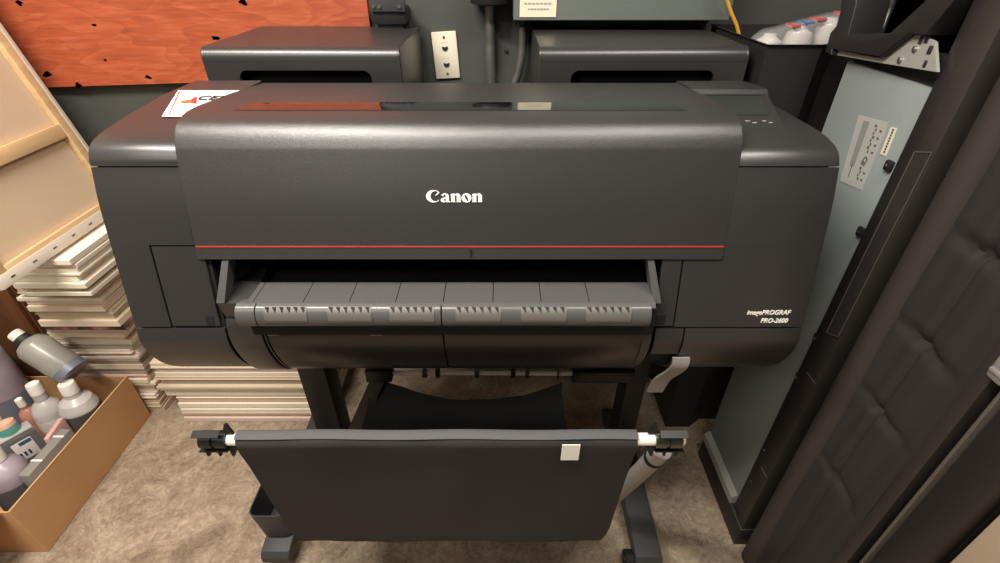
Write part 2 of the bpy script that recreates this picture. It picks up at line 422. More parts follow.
# control panel
prof = [(1.046, 1.140), (1.046, 1.163), (.985, 1.168), (.952, 1.168), (.945, 1.162), (.80, 1.1495), (.780, 1.146), (.780, 1.140)]
XS = [.496, .494, .497, .500, .498, .462, .458, .460]
cpm = MB(); n = len(prof)
A = [cpm.bm.verts.new((.356, a, b)) for a, b in prof]
B = [cpm.bm.verts.new((x_, a, b)) for x_, (a, b) in zip(XS, prof)]
cpm.bm.faces.new(A); cpm.bm.faces.new(B[::-1])
for i in range(n): cpm.bm.faces.new((A[i], B[i], B[(i+1) % n], A[(i+1) % n]))
bmesh.ops.recalc_face_normals(cpm.bm, faces=cpm.bm.faces[:])
bmesh.ops.bevel(cpm.bm, geom=[e for e in cpm.bm.edges if all(w.co.x > .45 for w in e.verts)], offset=.004, segments=3, affect='EDGES', clamp_overlap=True)
cp = cpm.build('control_panel', M_body, pr)
def on_cp(yv): return 1.162+(1.1495-1.162)*(.945-yv)/.145
sc = MB(); sc.grid([[(.372, .931, on_cp(.931)+.0008), (.478, .931, on_cp(.931)+.0008)], [(.372, .838, on_cp(.838)+.0008), (.452, .838, on_cp(.838)+.0008)]]); sc.build('screen', M_screen, cp)
fr = MB(); fr.box((.37, .9315, on_cp(.9325)-.001), (.479, .936, on_cp(.934)+.0012)); fr.build('screen_rim', M_seam, cp)
for i, (bx, bw) in enumerate(((.376, .008), (.384, .008), (.402, .008), (.411, .007), (.430, .006), (.438, .006))):
    yb = .812-(i % 2)*.007
    MB().box((bx, yb-.0012, on_cp(yb)-.001), (bx+bw, yb+.0012, on_cp(yb)+.0006)).build('button', M_lbl_grey, cp)

# paper exit: tray, rounded lip, inserts, curved cover, guides
xs = [-.402, -.366, -.318, -.232, -.146, -.0665, .020, .104, .188, .246]
t = MB()
edges = [-.4]+[at(px, 300, 'Y', .625).x for px in (254, 304, 350, 396, 443.5, 493, 541, 589)]+[.2455]
for a, b in zip(edges, edges[1:]): t.prism([(.612, .918), (.618, .924), (.674, .9245), (.684, .918), (.684, .910), (.615, .912)], 'X', a+.0007, b-.0007)
t.build('exit_tray', M_tray, pr)
MB().box((-.404, .616, .86), (.250, .92, .911)).build('platen', M_seam, pr)
lipprof = spline([(.618, .9245), (.609, .923), (.602, .916), (.5985, .905), (.600, .893), (.606, .886)], 4)+[(.64, .884), (.64, .915)]
lips = [(-.4135, -.383), (-.3815, -.0925), (-.0905, .2365)]
lm = MB()
for a, b in lips: lm.prism(lipprof, 'X', a, b, .0006, 1)
lip = lm.build('exit_lip', M_lip, pr)
MB().box((-.400, .616, .882), (.236, .64, .887), .002).build('lip_underside', M_body, lip)
for a, b in ((263, 306), (327, 371), (389, 434), (455.5, 501), (521, 567), (586.5, 632)):
    xa, xb = at(a, 313, 'Y', .60).x, at(b, 313, 'Y', .60).x
    pp = [(y_, z_) for y_, z_ in spline([(.609, .923), (.602, .916), (.5985, .905), (.5995, .898)], 4)]
    g = MB().prism(panel([(y_-.0012, z_+.0003) for y_, z_ in pp], .004), 'X', xa, xb).build('roller_insert', M_grip, lip)
    nt_ = MB()
    for q in range(6):
        x_ = xa+(xb-xa)*(q+.35)/6
        vs = [nt_.bm.verts.new(p) for p in ((x_-.003, .6075, .9236), (x_+.004, .6075, .9236), (x_+.0035, .6025, .9210), (x_+.003, .6005, .9175))]
        nt_.bm.faces.new(vs)
    bmesh.ops.solidify(nt_.bm, geom=nt_.bm.faces[:], thickness=.0008)
    nt_.build('notches', M_ink, g)
cov = spline([(.640, .876), (.634, .862), (.631, .838), (.635, .808), (.647, .772), (.668, .735), (.700, .708), (.76, .699)], 4)
cm = MB()
for a, b in ((-.3985, -.3945), (-.3925, -.0965), (-.0945, .252)): cm.prism(panel(cov, .006), 'X', a, b, .0006, 1)
cv = cm.build('curved_cover', M_smoke, pr)
for px in (268, 371):
    q = at(px, 333, 'Y', .6318); tick = MB()
    tick.box((q.x-.0007, .6305, q.z-.005), (q.x+.0007, .6325, q.z+.005)); tick.box((q.x+.0005, .6305, q.z-.005), (q.x+.004, .6325, q.z-.0038))
    for j in range(5): tick.box((q.x+.004+j*.003, .6302, q.z-.0045), (q.x+.0066+j*.003, .6325, q.z-.0028))
    tick.build('paper_mark', M_faint, cv)
MB().prism(panel([(a-.002, b) for a, b in cov], .006)[:], 'X', -.4565, -.4005, .001).build('side_plate', M_body, pr)
sg = MB().prism([(.640, .876), (.632, .912), (.700, .926), (.74, .93), (.74, .85), (.645, .85)], 'X', -.456, -.4015, .001).build('side_plate', M_body, pr)
for xa, dx, nm in ((-.449, .026, 'l'), (.2525, -.026, 'r')):
    gm = MB()
    rows = []
    vs = []
    for (x_, yv, z_, w_) in ((xa, .630, .914, .0065), (xa+dx*.62, .668, .990, .005)):
        vs.append([gm.bm.verts.new((x_-w_, yv, z_)), gm.bm.verts.new((x_+w_, yv, z_)), gm.bm.verts.new((x_+w_, yv+.03, z_)), gm.bm.verts.new((x_-w_, yv+.03, z_))])
    for i in range(4): gm.bm.faces.new((vs[0][i], vs[0][(i+1) % 4], vs[1][(i+1) % 4], vs[1][i]))
    gm.bm.faces.new(vs[0][::-1]); gm.bm.faces.new(vs[1]); bmesh.ops.recalc_face_normals(gm.bm, faces=gm.bm.faces[:])
    gm.build('guide_arm', M_tray, pr)
MB().prism(panel(curve_to(z_hi=.914, z_lo=.70), .02), 'X', .2415, .2565, .001).build('side_plate', M_body, pr)

# service sticker on the top, left of the lid
stz = 1.1665
st = MB(); q = [at(180, 93, 'Z', stz), at(236, 93, 'Z', stz), at(196, 116.5, 'Z', stz), at(162, 116.5, 'Z', stz)]
st.bm.faces.new([st.bm.verts.new((-.598, .952, stz)), st.bm.verts.new((-.480, .952, stz)), st.bm.verts.new((-.480, .806, 1.1595)), st.bm.verts.new((-.548, .806, 1.1595))])
stk = st.build('service_sticker', M_paper, pr); stk['label'] = 'white sticker with a red and orange arrow mark'
upk = (.28, 1, .05)
M_or = mat('orange_ink', srgb(224, 96, 44), .5)
def stick_poly(pts, name, m, lift=.0006):
    b_ = MB(); b_.bm.faces.new([b_.bm.verts.new((x_, y_, 1.1595+(y_-.806)/.146*.007+lift)) for x_, y_ in pts]); return b_.build(name, m, stk)
def sp_(px, py): p = at(px, py, 'Z', 1.166); return (p.x, p.y)
stick_poly([sp_(180, 99.5), sp_(190, 98.5), sp_(196.5, 96), sp_(196, 102), sp_(189, 101.2), sp_(181, 101.5)], 'arrow_mark', M_or)
stick_poly([sp_(192, 97.8), sp_(196.7, 95.8), sp_(196, 102.2), sp_(191, 101.4)], 'arrow_tip', M_red, .0009)
c0 = sp_(199, 97.5)
text_obj('sticker_lettering', 'CES', .034, M_ink, stk, (c0[0]-.002, c0[1], 1.1653), (1, 0, 0), (.25, 1, .048), .0003, 0, align='LEFT', sx=.82, spacing=1.08)
tl = MB()
for row, (xa, xb, py) in enumerate(((178, 198, 105), (179, 192, 108.5), (176, 188, 111.5))):
    a, b = sp_(xa, py), sp_(xb, py)
    for j in range(6):
        x0 = a[0]+(b[0]-a[0])*j/6; tl.box((x0, a[1]-.002, 1.1610), (x0+(b[0]-a[0])/9, a[1]+.002, 1.1595+(a[1]-.806)/.146*.007+.0008))
tl.build('sticker_small_print', M_faint, stk)
rb = MB(); a, b, c2, d2 = (-.592, .944), (-.541, .813), (-.5395, .813), (-.5895, .944)
stick_poly([a, b, c2, d2], 'sticker_border', M_red)

# stand
def leg(x0, x1):
    l_ = MB().box((x0, .965, .045), (x1, 1.045, .70), .004)
    return l_.build('leg', M_stand, pr)
leg(-.553, -.478); leg(.352, .407)
def foot(x0, x1, y0):
    f_ = MB(); f_.prism([(y0, .035), (y0, .055), (y0+.012, .068), (y0+.05, .075), (1.10, .095), (1.16, .06), (1.16, .035)], 'X', x0, x1, .004)
    return f_.build('foot', M_foot, pr)
fl = foot(-.632, -.556, .655); fr_ = foot(.355, .425, .64)
def caster(x, yv, par):
    c_ = MB(); c_.lathe((x-.012, yv, .025), (x+.012, yv, .025), [(0, .006), (0, .022), (.003, .025), (.021, .025), (.024, .022), (.024, .006)], 20)
    w = c_.build('caster', M_rubber, par)
    MB().box((x-.016, yv-.012, .025), (x+.016, yv+.012, .045), .003).build('caster_fork', M_stand, w)
caster(-.594, .72, fl); caster(-.594, 1.12, fl); caster(.345, .668, fr_); caster(.39, 1.12, fr_)
MB().box((-.50, .99, .62), (.38, 1.03, .69), .004).build('crossbar', M_stand, pr)
MB().box((-.560, .985, .095), (-.50, 1.03, .20), .004).build('leg_bracket', M_stand, pr)

# basket: front tube wrapped by the cloth, clips at both ends, rear rod, arms
ry, rz = .552, .676
bk = MB(); bk.tube([(-.490, ry, rz), (.275, ry, rz)], .0112, 20); rod = bk.build('basket_tube', M_white_tube, pr)
rows = []
nx = 24
def crow(t):
    # t 0..1 down the cloth and on towards the rear
    pass
path = [(.5655, rz-.004), (.560, rz+.0105), (.552, rz+.0145), (.543, rz+.011), (.5375, rz), (.5385, rz-.012), (.541, rz-.03), (.551, .58), (.561, .48), (.570, .38), (.576, .305), (.584, .276), (.605, .257), (.66, .249), (.74, .256), (.82, .285), (.90, .335), (.945, .395), (.955, .430)]
pth = spline(path, 3)
L = len(pth)
for i, (yv, z_) in enumerate(pth):
    t_ = i/(L-1)
    # half-width: full to the front bottom, rounded corner, narrower at the rear
    cx_ = -.1095
    if z_ > .36 and yv < .6: hw = .3465
    elif yv < .61: hw = .3465-.022*((.36-max(z_, .262))/.098)**2
    else: hw = .3245-.062*min(1, (yv-.61)/.345); cx_ += .018*min(1, (yv-.61)/.345)
    if t_ < .2: hw = .3465
    row = []
    for j in range(nx+1):
        s_ = j/nx*2-1
        x_ = cx_+hw*s_
        w_ = .0016*math.sin(7*s_+i*.23)+.0010*math.sin(17*s_+1.3+i*.1)
        zz = z_
        if i < 21: w_ *= .5; zz += .0012*math.sin(9*s_+.4)
        if yv > .80: zz -= (.085*(1-s_*s_)+.030*(s_+1)/2)*((yv-.80)/.155)**1.5
        row.append((x_, yv+w_*(1 if yv < .6 else .3), zz+(w_ if yv > .6 else 0)))
    rows.append(row)
bc = MB().grid(rows, .0015).build('basket_cloth', M_cloth, pr, 60)
hem = []
for (yv, z_) in [p for p in pth[:10]]:
    hem.append([(-.1095+.3472*(j/nx*2-1), yv+(-.0022 if yv < .552 else .0022), z_+(.0026 if z_ > rz else 0)+.0012*math.sin(9*(j/nx*2-1)+.4)) for j in range(nx+1)])
MB().grid(hem, .001).build('hem', M_cloth_hem, bc, 60)
fm = MB(); a = at(562, 443, 'Y', .5375); b = at(578, 458, 'Y', .5375)
fm.box((a.x, .5330, b.z), (b.x, .5345, a.z)); fm.build('care_label', M_paper, bc)
def end_clip(x, sgn):
    c_ = MB(); c_.lathe((x, ry, rz), (x+sgn*.046, ry, rz), [(0, .010), (0, .0155), (.020, .0155), (.021, .013), (.024, .013), (.025, .0155), (.046, .0155), (.046, .008)], 20)
    e = c_.build('end_clip', M_satin if sgn > 0 else M_blackp, rod)
    def plate(ang, pts, th=.0022):
        d = Vector((0, math.cos(R(ang)), math.sin(R(ang)))); s2 = Vector((0, -d.z, d.y)); base = Vector((x, ry, rz))
        w_ = MB(); q0 = [w_.bm.verts.new(base+Vector((sgn*a_, 0, 0))+d*b_+s2*(c_-th)) for a_, b_, c_ in pts]
        q1 = [w_.bm.verts.new(base+Vector((sgn*a_, 0, 0))+d*b_+s2*(c_+th)) for a_, b_, c_ in pts]; m_ = len(pts)
        fs = [w_.bm.faces.new(q0), w_.bm.faces.new(q1[::-1])]+[w_.bm.faces.new((q0[i], q1[i], q1[(i+1) % m_], q0[(i+1) % m_])) for i in range(m_)]
        bmesh.ops.recalc_face_normals(w_.bm, faces=fs); w_.build('fin', M_rubber if sgn < 0 else M_blackp, e)
    plate(112, [(.006, .0265, 0), (.046, .0265, 0), (.050, .0290, 0), (.004, .0290, 0)], .0065)
    plate(112, [(.020, .012, 0), (.026, .012, 0), (.026, .028, 0), (.020, .028, 0)], .003)
    plate(262, [(.004, .0195, 0), (.050, .0195, 0), (.054, .0215, 0), (.002, .0215, 0)], .010)
    for a0, ln in ((-.014, .018), (.012, .014), (.030, .018)):
        plate(254, [(a0, .014, 0), (a0+ln, .014, 0), (a0+ln*.80, .037, .004), (a0+ln*.62, .037, .004)], .0025)
    plate(80, [(-.012, .013, 0), (.006, .013, 0), (.000, .034, 0), (-.004, .034, 0)], .0025)
    return e
end_clip(-.474, -1)
ec = end_clip(.269, 1)
MB().lathe((.315, ry, rz), (.322, ry, rz), [(0, .0125), (.003, .0125), (.007, .009)], 18).build('end_cap', M_white_tube, ec)
# pale arm carrying the tube at the right, hanging down behind the cloth
ar = MB(); ar.tube([at(662, 450, 'Y', .588), at(641, 471, 'Y', .632), at(612, 498, 'Y', .69)], .0185, 20); arm = ar.build('basket_arm', M_lever, pr)
MB().tube([at(655.5, 456.3, 'Y', .601), at(653, 458.8, 'Y', .606)], .0190, 20).build('arm_band', M_seam, arm)
MB().tube([(-.470, .60, .60), (-.455, .72, .40)], .014, 14).build('basket_arm', M_blackp, pr)
# rear rod with little clips and its black holders
rr = MB(); rr.tube([(-.30, .955, .436), (.20, .955, .433)], .006, 12); rrod = rr.build('rear_rod', M_white_tube, pr)
for px in (425, 438, 477, 513, 527):
    q = at(px, 374, 'Y', .955); MB().box((q.x-.006, .946, .425), (q.x+.006, .964, .444), .001).build('rod_clip', M_satin if px in (425, 477, 527) else M_blackp, rrod)
MB().box((.155, .94, .424), (.157, .96, .45)).build('rod_clip', M_blackp, rrod)
MB().box((.195, .935, .415), (.36, .975, .455), .004).build('rod_holder', M_blackp, pr)
MB().box((-.36, .935, .418), (-.29, .975, .460), .004).build('rod_holder', M_blackp, pr)
MB().tube([(-.335, .955, .43), (-.395, .93, .24)], [.012, .012], 10).build('basket_strut', M_blackp, pr)
a_, b2 = at(380, 374, 'Y', .95), at(352, 438, 'Y', .90)
sv = MB(); rows = [[(a_.x-.020, .95, a_.z), (a_.x+.020, .95, a_.z)], [(b2.x-.022, .90, b2.z), (b2.x+.022, .90, b2.z)]]
sv.grid(rows, .006); sv.build('basket_strut', M_bk_rail, pr)

# accessory pocket on the left foot
ap = MB(); x0, x1, y0, y1, zb, zt = -.648, -.552, .695, .835, .082, .185
rad = .022
def rrect(x0, x1, y0, y1, r, n=5):
    o = []
    for cx, cy, a0 in ((x1-r, y1-r, 0), (x0+r, y1-r, 90), (x0+r, y0+r, 180), (x1-r, y0+r, 270)): o += arc(cx, cy, r, r, a0, a0+90, n)
    return o
ro, ri = rrect(x0, x1, y0, y1, rad), rrect(x0+.003, x1-.003, y0+.003, y1-.003, rad-.003)
tp = 0.010
def ring(b_, pl, z_, sh): return [b_.verts.new((x_+(sh if x_ < (x0+x1)/2 else -sh*.4), yv+(0 if yv > (y0+y1)/2 else sh*.4), z_)) for x_, yv in pl]
Ro, Rt, Ri, Rb = ring(ap.bm, ro, zb, tp), ring(ap.bm, ro, zt, 0), ring(ap.bm, ri, zt, 0), ring(ap.bm, ri, zb+.004, tp)
n = len(ro)
for A_l, B_l in ((Ro, Rt), (Rt, Ri), (Ri, Rb)):
    for i in range(n): ap.bm.faces.new((A_l[i], A_l[(i+1) % n], B_l[(i+1) % n], B_l[i]))
ap.bm.faces.new(Ro[::-1]); ap.bm.faces.new(Rb)
bmesh.ops.recalc_face_normals(ap.bm, faces=ap.bm.faces[:])
apo = ap.build('accessory_pocket', M_foot, pr)
MB().tube([(-.600, .78, .10), (-.575, .73, .175)], .0016, 6).build('pin', M_steel, apo)
MB().tube([(-.590, .80, .10), (-.560, .72, .165)], .0016, 6).build('pin', M_steel, apo)

# release lever: pale bent tongue under the right end
lv = MB(); rows = []
for yv, z_, x_ in spline([(.636, .792, .318), (.634, .775, .318), (.640, .755, .314), (.650, .730, .304), (.655, .710, .300), (.660, .682, .297)], 4):
    rows.append([(x_-.0155, yv, z_), (x_+.0145, yv, z_)])
lv.grid(rows, .004); lev = lv.build('release_lever', M_lever, pr, 60)
MB().box((.300, .70, .655), (.330, .715, .672), .003).build('lever_catch', M_satin, lev)

# ------------------------------------------------------------------ two black covers behind the printer
def rear_cover(name, x0, x1, label, side):
    t_ = thing(name, label, 'cover', ((x0+x1)/2, 1.30, .70), 'black hooded covers behind the printer')
    zt = 1.213; yf = 1.122; r = .022
    P_ = [(yf, 1.10)]+arc(yf+r, zt-r, r, r, 180, 90, 8)+[(1.452, zt), (1.452, 1.02), (1.435, 1.02), (1.435, zt-.012), (yf+.012, zt-.012), (yf+.012, 1.10)]
    MB().prism([(yf, 1.1855)]+P_[1:-1]+[(yf+.012, 1.1855)], 'X', x0+.0055, x1-.0055).build('hood', M_body, t_)
    side_p = [(yf, .99)]+arc(yf+r, zt-r, r, r, 180, 90, 8)+[(1.452, zt), (1.452, .99)]
    for a_, b_ in ((x0, x0+.006), (x1-.006, x1)): MB().prism(side_p, 'X', a_, b_, .002).build('end_wall', M_body, t_)
    w = x1-x0
    # front skirt with a wide rounded opening below
    f0, f1 = x0+.07, x1-.065; zr = 1.168; q = .018
    poly = [(x0+.005, 1.185), (x0+.005, .99), (f0, .99)]+[(f0, zr-q)]+arc(f0+q, zr-q, q, q, 180, 90, 5)+arc(f1-q, zr-q, q, q, 90, 0, 5)+[(f1, .99), (x1-.005, .99), (x1-.005, 1.185)]
    MB().prism(poly, 'Y', yf, yf+.012).build('front_skirt', M_body, t_)
    MB().box((f0-.02, yf+.03, 1.00), (f1+.02, yf+.04, 1.20)).build('inner_baffle', M_seam, t_)
    return t_
rear_cover('hooded_cover', -.632, -.212, 'black hooded cover with a wide slot, left of the white wall plate', 1)
rear_cover('hooded_cover', .083, .527, 'black hooded cover with a wide slot, under the grey electrical panel', -1)

# ------------------------------------------------------------------ things on the back wall
ply = MB().prism([(-1.46, 1.053), (-.345, 1.087), (-.345, 2.25), (-1.46, 2.25)], 'Y', 1.455, 1.474)
pw = tag(ply.build('plywood_sheet', mat_plywood()), 'orange-red plywood sheet with knots fixed on the back wall', 'plywood')
M_knot = mat('dark_knot', srgb(60, 26, 16), .7)
for px, py, r in ((94, 25, .006), (105, 60, .004), (215, 38, .010), (148, 77, .008), (243, 2, .010), (47, 74, .012), (78, 85, .009), (19, 3, .008)):
    q = at(px, py, 'Y', 1.4535); kb = MB()
    kb.bm.faces.new([kb.bm.verts.new((q.x+r*math.cos(a)*(1+.35*math.sin(3*a+px)), 1.4537, q.z+.6*r*math.sin(a)*(1+.4*math.cos(2*a+py)))) for a in [k_*math.pi/6 for k_ in range(12)]])
    bmesh.ops.solidify(kb.bm, geom=kb.bm.faces[:], thickness=.001); kb.build('knot', M_knot, pw)

wp = thing('telephone_wall_plate', 'white two-jack wall plate mounted slightly crooked above the printer', 'wall plate', (-.150, 1.478, 1.138))
Mt = Matrix.Translation((-.150, 1.476, 1.138)) @ Matrix.Rotation(R(-3), 4, 'Y')
MB().box((-.034, -.004, -.060), (.034, .004, .060), .003, M=Mt).build('plate', M_cream, wp)
for dz in (.018, -.024):
    j_ = MB(); j_.prism([(-.008, .006), (-.008, -.001), (-.003, -.006), (.003, -.006), (.008, -.001), (.008, .006), (.002, .004), (-.002, .004)], 'Y', -.0055, .002)
    bmesh.ops.transform(j_.bm, matrix=Mt @ Matrix.Translation((0, 0, dz)), verts=j_.bm.verts[:]); j_.build('jack', M_ink, wp)
for dz in (.046, -.047):
    j_ = MB(); j_.lathe((0, -.0055, dz), (0, -.003, dz), [(0, .0030), (.002, .0034)], 10); bmesh.ops.transform(j_.bm, matrix=Mt, verts=j_.bm.verts[:]); j_.build('screw', M_satin, wp)
for dz in (.036, -.004):
    j_ = MB()
    for k_ in range(7): j_.box((-.009+k_*.0026, -.0046, dz-.001-(.002 if k_ in (0, 6) else .0035)), (-.0078+k_*.0026, -.0035, dz-.001-(0 if k_ in (0, 6) else .002)))
    bmesh.ops.transform(j_.bm, matrix=Mt, verts=j_.bm.verts[:]); j_.build('small_print', M_faint, wp)

cp_ = thing('conduit_pipe', 'straight steel conduit pipe running down the wall beside the white plate', 'pipe', (-.026, 1.455, .3))
MB().tube([(-.026, 1.455, .3), (-.026, 1.455, 1.30)], .0125, 16).build('pipe', M_conduit, cp_)
MB().lathe((-.026, 1.44, 1.262), (-.026, 1.44, 1.33), [(0, .02), (.006, .05), (.05, .055), (.068, .05)], 20).build('junction_fitting', M_blackp, cp_)
fc = MB().tube(spline([(.056, 1.44, 1.255), (.060, 1.44, 1.21), (.060, 1.44, 1.16), (.050, 1.44, 1.10), (.034, 1.44, 1.05), (.02, 1.44, .95)], 5), .011, 14).build('flexible_conduit', M_conduit, None)
tag(fc, 'curved grey flexible conduit hanging below the electrical panel', 'conduit')
MB().lathe((.056, 1.44, 1.215), (.056, 1.44, 1.236), [(0, .014), (.008, .017), (.02, .017)], 14).build('fitting', M_satin, fc)
tag(MB().box((.085, 1.452, .3), (.125, 1.478, 1.23), .003).build('shadow_strip', M_seam), 'black vertical strip painted as the shadowed recess on the wall below the electrical panel', 'shadow strip')  # near-black strip stands in for the shade of a recess in the wall

ep = thing('electrical_panel', 'grey-green electrical panel box with a cream notice on the back wall', 'electrical panel', (.30, 1.43, 1.237))
MB().box((.033, 1.36, 1.237), (.565, 1.478, 2.0), .003).build('enclosure', M_elec, ep)
MB().box((.08, 1.40, 1.228), (.53, 1.46, 1.238)).build('bottom_slot', M_seam, ep)
MB().box((.048, 1.3575, 1.2445), (.137, 1.3605, 1.35)).build('notice', M_cream, ep)
nm_ = MB()
for r_, (a, b) in enumerate(((.068, .120), (.058, .126), (.072, .112), (.062, .124), (.070, .116))):
    zz = 1.262+r_*.012
    for k_ in range(7):
        x_ = a+(b-a)*k_/7; nm_.box((x_, 1.3565, zz-.0016), (x_+(b-a)/9, 1.358, zz+.0016))
nm_.build('notice_small_print', M_faint, ep)

yc = MB().tube(spline([tuple(at(px, py, 'Y', 1.33)) for px, py in ((722, -20), (726, -4), (731, 12), (736.5, 25), (739, 36), (738, 44))], 5), .0042, 10).build('yellow_cable', M_yellow)
tag(yc, 'thin yellow cable coming down beside the electrical panel', 'cable')

so = thing('wall_socket_box', 'black wall-mounted connector box with small steel bracket beside the plywood', 'socket', (-.28, 1.45, 1.21))
MB().box((-.322, 1.40, 1.222), (-.238, 1.478, 1.262), .006).build('housing', M_blackp, so)
MB().prism([(-.315, 1.222), (-.245, 1.222), (-.262, 1.175), (-.305, 1.175)], 'Y', 1.41, 1.478, .003).build('plug_body', M_stand, so)
MB().box((-.326, 1.392, 1.252), (-.236, 1.402, 1.30), .003).build('bracket', M_foot, so)
for x_ in (-.315, -.300, -.250):
    MB().lathe((x_, 1.388, 1.264), (x_, 1.392, 1.264), [(0, .004), (.004, .005)], 10).build('screw', M_steel, so)
tag(MB().lathe((-.073+.09, 1.474, 1.150), (-.073+.09, 1.480, 1.150), [(0, .004), (.003, .006), (.006, .006)], 10).build('wall_screw', M_steel), 'small bright screw in the grey wall right of the conduit pipe', 'screw')

# ------------------------------------------------------------------ bin with bottle pack, right of the covers
bn = thing('storage_bin', 'tall dark plastic bin standing behind the printer with bottles in it', 'bin', (.70, 1.24, 0))
b_ = MB(); zt = 1.222
def ringz(z_, g): return [b_.bm.verts.new((x_, yv, z_)) for x_, yv in ((.548-g, 1.10-g), (.662, 1.10-g), (.708, 1.135-g), (.90+g, 1.135-g), (.90+g, 1.42), (.548-g, 1.42))]
def ringi(z_, g): return [b_.bm.verts.new((x_, yv, z_)) for x_, yv in ((.552-g, 1.104-g), (.661, 1.104-g), (.706, 1.139-g), (.896+g, 1.139-g), (.896+g, 1.416), (.552-g, 1.416))]
rs = [ringz(0, -.03), ringz(zt-.03, -.002), ringz(zt-.004, 0.000), ringz(zt, .006), ringi(zt, .004), ringi(.90, -.004)]
for A_l, B_l in zip(rs, rs[1:]):
    for i in range(6): b_.bm.faces.new((A_l[i], A_l[(i+1) % 6], B_l[(i+1) % 6], B_l[i]))
b_.bm.faces.new(rs[0][::-1]); b_.bm.faces.new(rs[-1]); bmesh.ops.recalc_face_normals(b_.bm, faces=b_.bm.faces[:])
b_.build('tub', M_bin, bn, 20)
M_bottle = mat('clear_bottle_plastic', srgb(206, 200, 194), .2, alpha=.9, vary=.06, vscale=30)
M_wrap = mat('clear_wrap', srgb(226, 224, 222), .10, alpha=.22)
ords = ['leftmost', 'second from the left', 'third from the left', 'fourth from the left', 'fifth from the left']
for i in range(5):
    x_ = .604+i*.064; h = .190; z0 = 1.037+.012*min(i, 2)+.004*i
    bt = MB().lathe((x_, 1.215, z0), (x_, 1.215, z0+h), [(0, .024), (.006, .030), (.06, .031), (.064, .029), (.068, .031), (.12, .031), (.124, .029), (.128, .031), (.160, .030), (.176, .026), (.184, .014), (h, .013)], 20).build('water_bottle', M_bottle)
    tag(bt, 'clear plastic bottle in the dark bin, '+ords[i]+' of the row', 'bottle', 'bottles in the dark bin')
# film stretched over the pack, scalloped where it follows each bottle
wr = MB(); rows = []
for k_ in range(41):
    x_ = .570+k_*.0078; u = (x_-.604)/.064; sc_ = abs((u+.5) % 1-.5)*2      # 0 on a bottle's axis, 1 between two
    top_ = 1.236+.012*min(max(u, 0), 2)+.004*max(u, 0)-(.022*max(0, (.604-x_)/.034)**2)
    yf = 1.181+.010*sc_**2
    rows.append([(x_, yf+.004, 1.165), (x_, yf, 1.185), (x_, yf+.001, top_-.030), (x_, yf+.010, top_-.008), (x_, 1.205, top_-.001), (x_, 1.235, top_), (x_, 1.252, top_-.012), (x_, 1.258, 1.17)])
wrp = tag(wr.grid(rows).build('plastic_wrap', M_wrap, None, 60), 'clear film wrap with red and blue print over the bottles in the bin', 'wrap')
M_blue = mat('blue_ink', srgb(84, 104, 156), .5); M_softred = mat('soft_red_ink', srgb(196, 84, 80), .5)
for xa, xb, mm in ((.640, .656, M_softred), (.664, .684, M_blue), (.690, .708, M_softred), (.740, .756, M_softred), (.752, .80, M_blue)):
    u = (xa-.604)/.064; t_ = 1.236+.012*min(u, 2)+.004*u
    MB().box((xa, 1.195, t_-.004), (xb, 1.235, t_+.0012), .0005).build('printed_mark', mm, wrp)

# ------------------------------------------------------------------ second machine standing on its end at the right
um = thing('upended_printer', 'dark wide-format machine standing upright on its end with grey steel back', 'machine', (.82, .70, 0))
MB().box((.70, .392, .02), (1.02, 1.0, 1.75), .006).build('body', M_bk_plastic, um)
pn = MB().box((.670, .792, .085), (.700, 1.020, 1.205), .002).build('back_panel', M_panel, um); pn['label'] = 'grey painted steel back panel'
MB().prism([(.655, .075), (.655, .100), (.668, .112), (.700, .112), (.700, .075)], 'Y', .80, 1.022).build('panel_flange', M_bracket, pn)
MB().box((.655, .72, .0), (.72, 1.02, .075), .004).build('end_cap', M_bk_plastic, um)
MB().box((.676, .795, 1.205), (.700, 1.012, 1.25), .001).build('panel_top_lip', M_bk_plastic, um)
def vstrip(name, y0, y1, x0, m, z0=.01, z1=1.72, bev=.002): return MB().box((x0, y0, z0), (.705, y1, z1), bev).build(name, m, um)
vstrip('side_rail', .764, .790, .6635, M_bk_plastic)
vstrip('side_rail', .724, .761, .6600, M_bk_rail)
MB().tube([(.690, .676, .01), (.690, .676, 1.72)], .030, 28).build('roll_tube', mat('brown_grey_sleeve', srgb(54, 47, 43), .7, bump=.2, bscale=300), um)
# loose cloth cover with a few creases
rows = []
for i in range(172):
    z_ = .01+1.71*i/171; row = []
    for j in range(41):
        yv = .500+.150*j/40
        w_ = .0014*math.sin(yv*140+z_*3)+.003*math.sin(z_*11+yv*60)
        for zc, am in ((.70, .022), (.86, .022), (1.03, .018), (.50, .020)):
            w_ += am*math.exp(-((z_-zc-.10*(yv-.57))/.008)**2)*math.exp(-((yv-.585)/.05)**2)
        w_ += .010*math.exp(-((yv-.592+.02*(z_-.8))/.006)**2)
        row.append((.676+w_*.8, yv, z_))
    rows.append(row)
MB().grid(rows, .002).build('cloth_cover', M_bk_cloth, um, 60)
vstrip('front_rail', .472, .494, .664, M_bk_rail)
vstrip('front_rail', .4505, .4565, .664, M_bk_pale)
vstrip('front_rail', .392, .449, .674, M_bk_plastic)
# long cover plate let into the rail
cpn = MB(); q = [(.7575, 1.118), (.7265, 1.128), (.7265, .76), (.7575, .745)]
cpn.prism(q, 'X', .6575, .661); cpl = cpn.build('cover_plate', M_bk_cloth, um)
tm = MB()
for i in range(4):
    (a0, b0), (a1, b1) = q[i], q[(i+1) % 4]; tm.tube([(.6572, a0, b0), (.6572, a1, b1)], .0009, 6)
tm.build('plate_rim', M_bk_pale, cpl)
for z_ in (.63, .30): MB().box((.6588, .727, z_), (.6605, .760, z_+.003)).build('rail_joint', M_bk_pale, um)
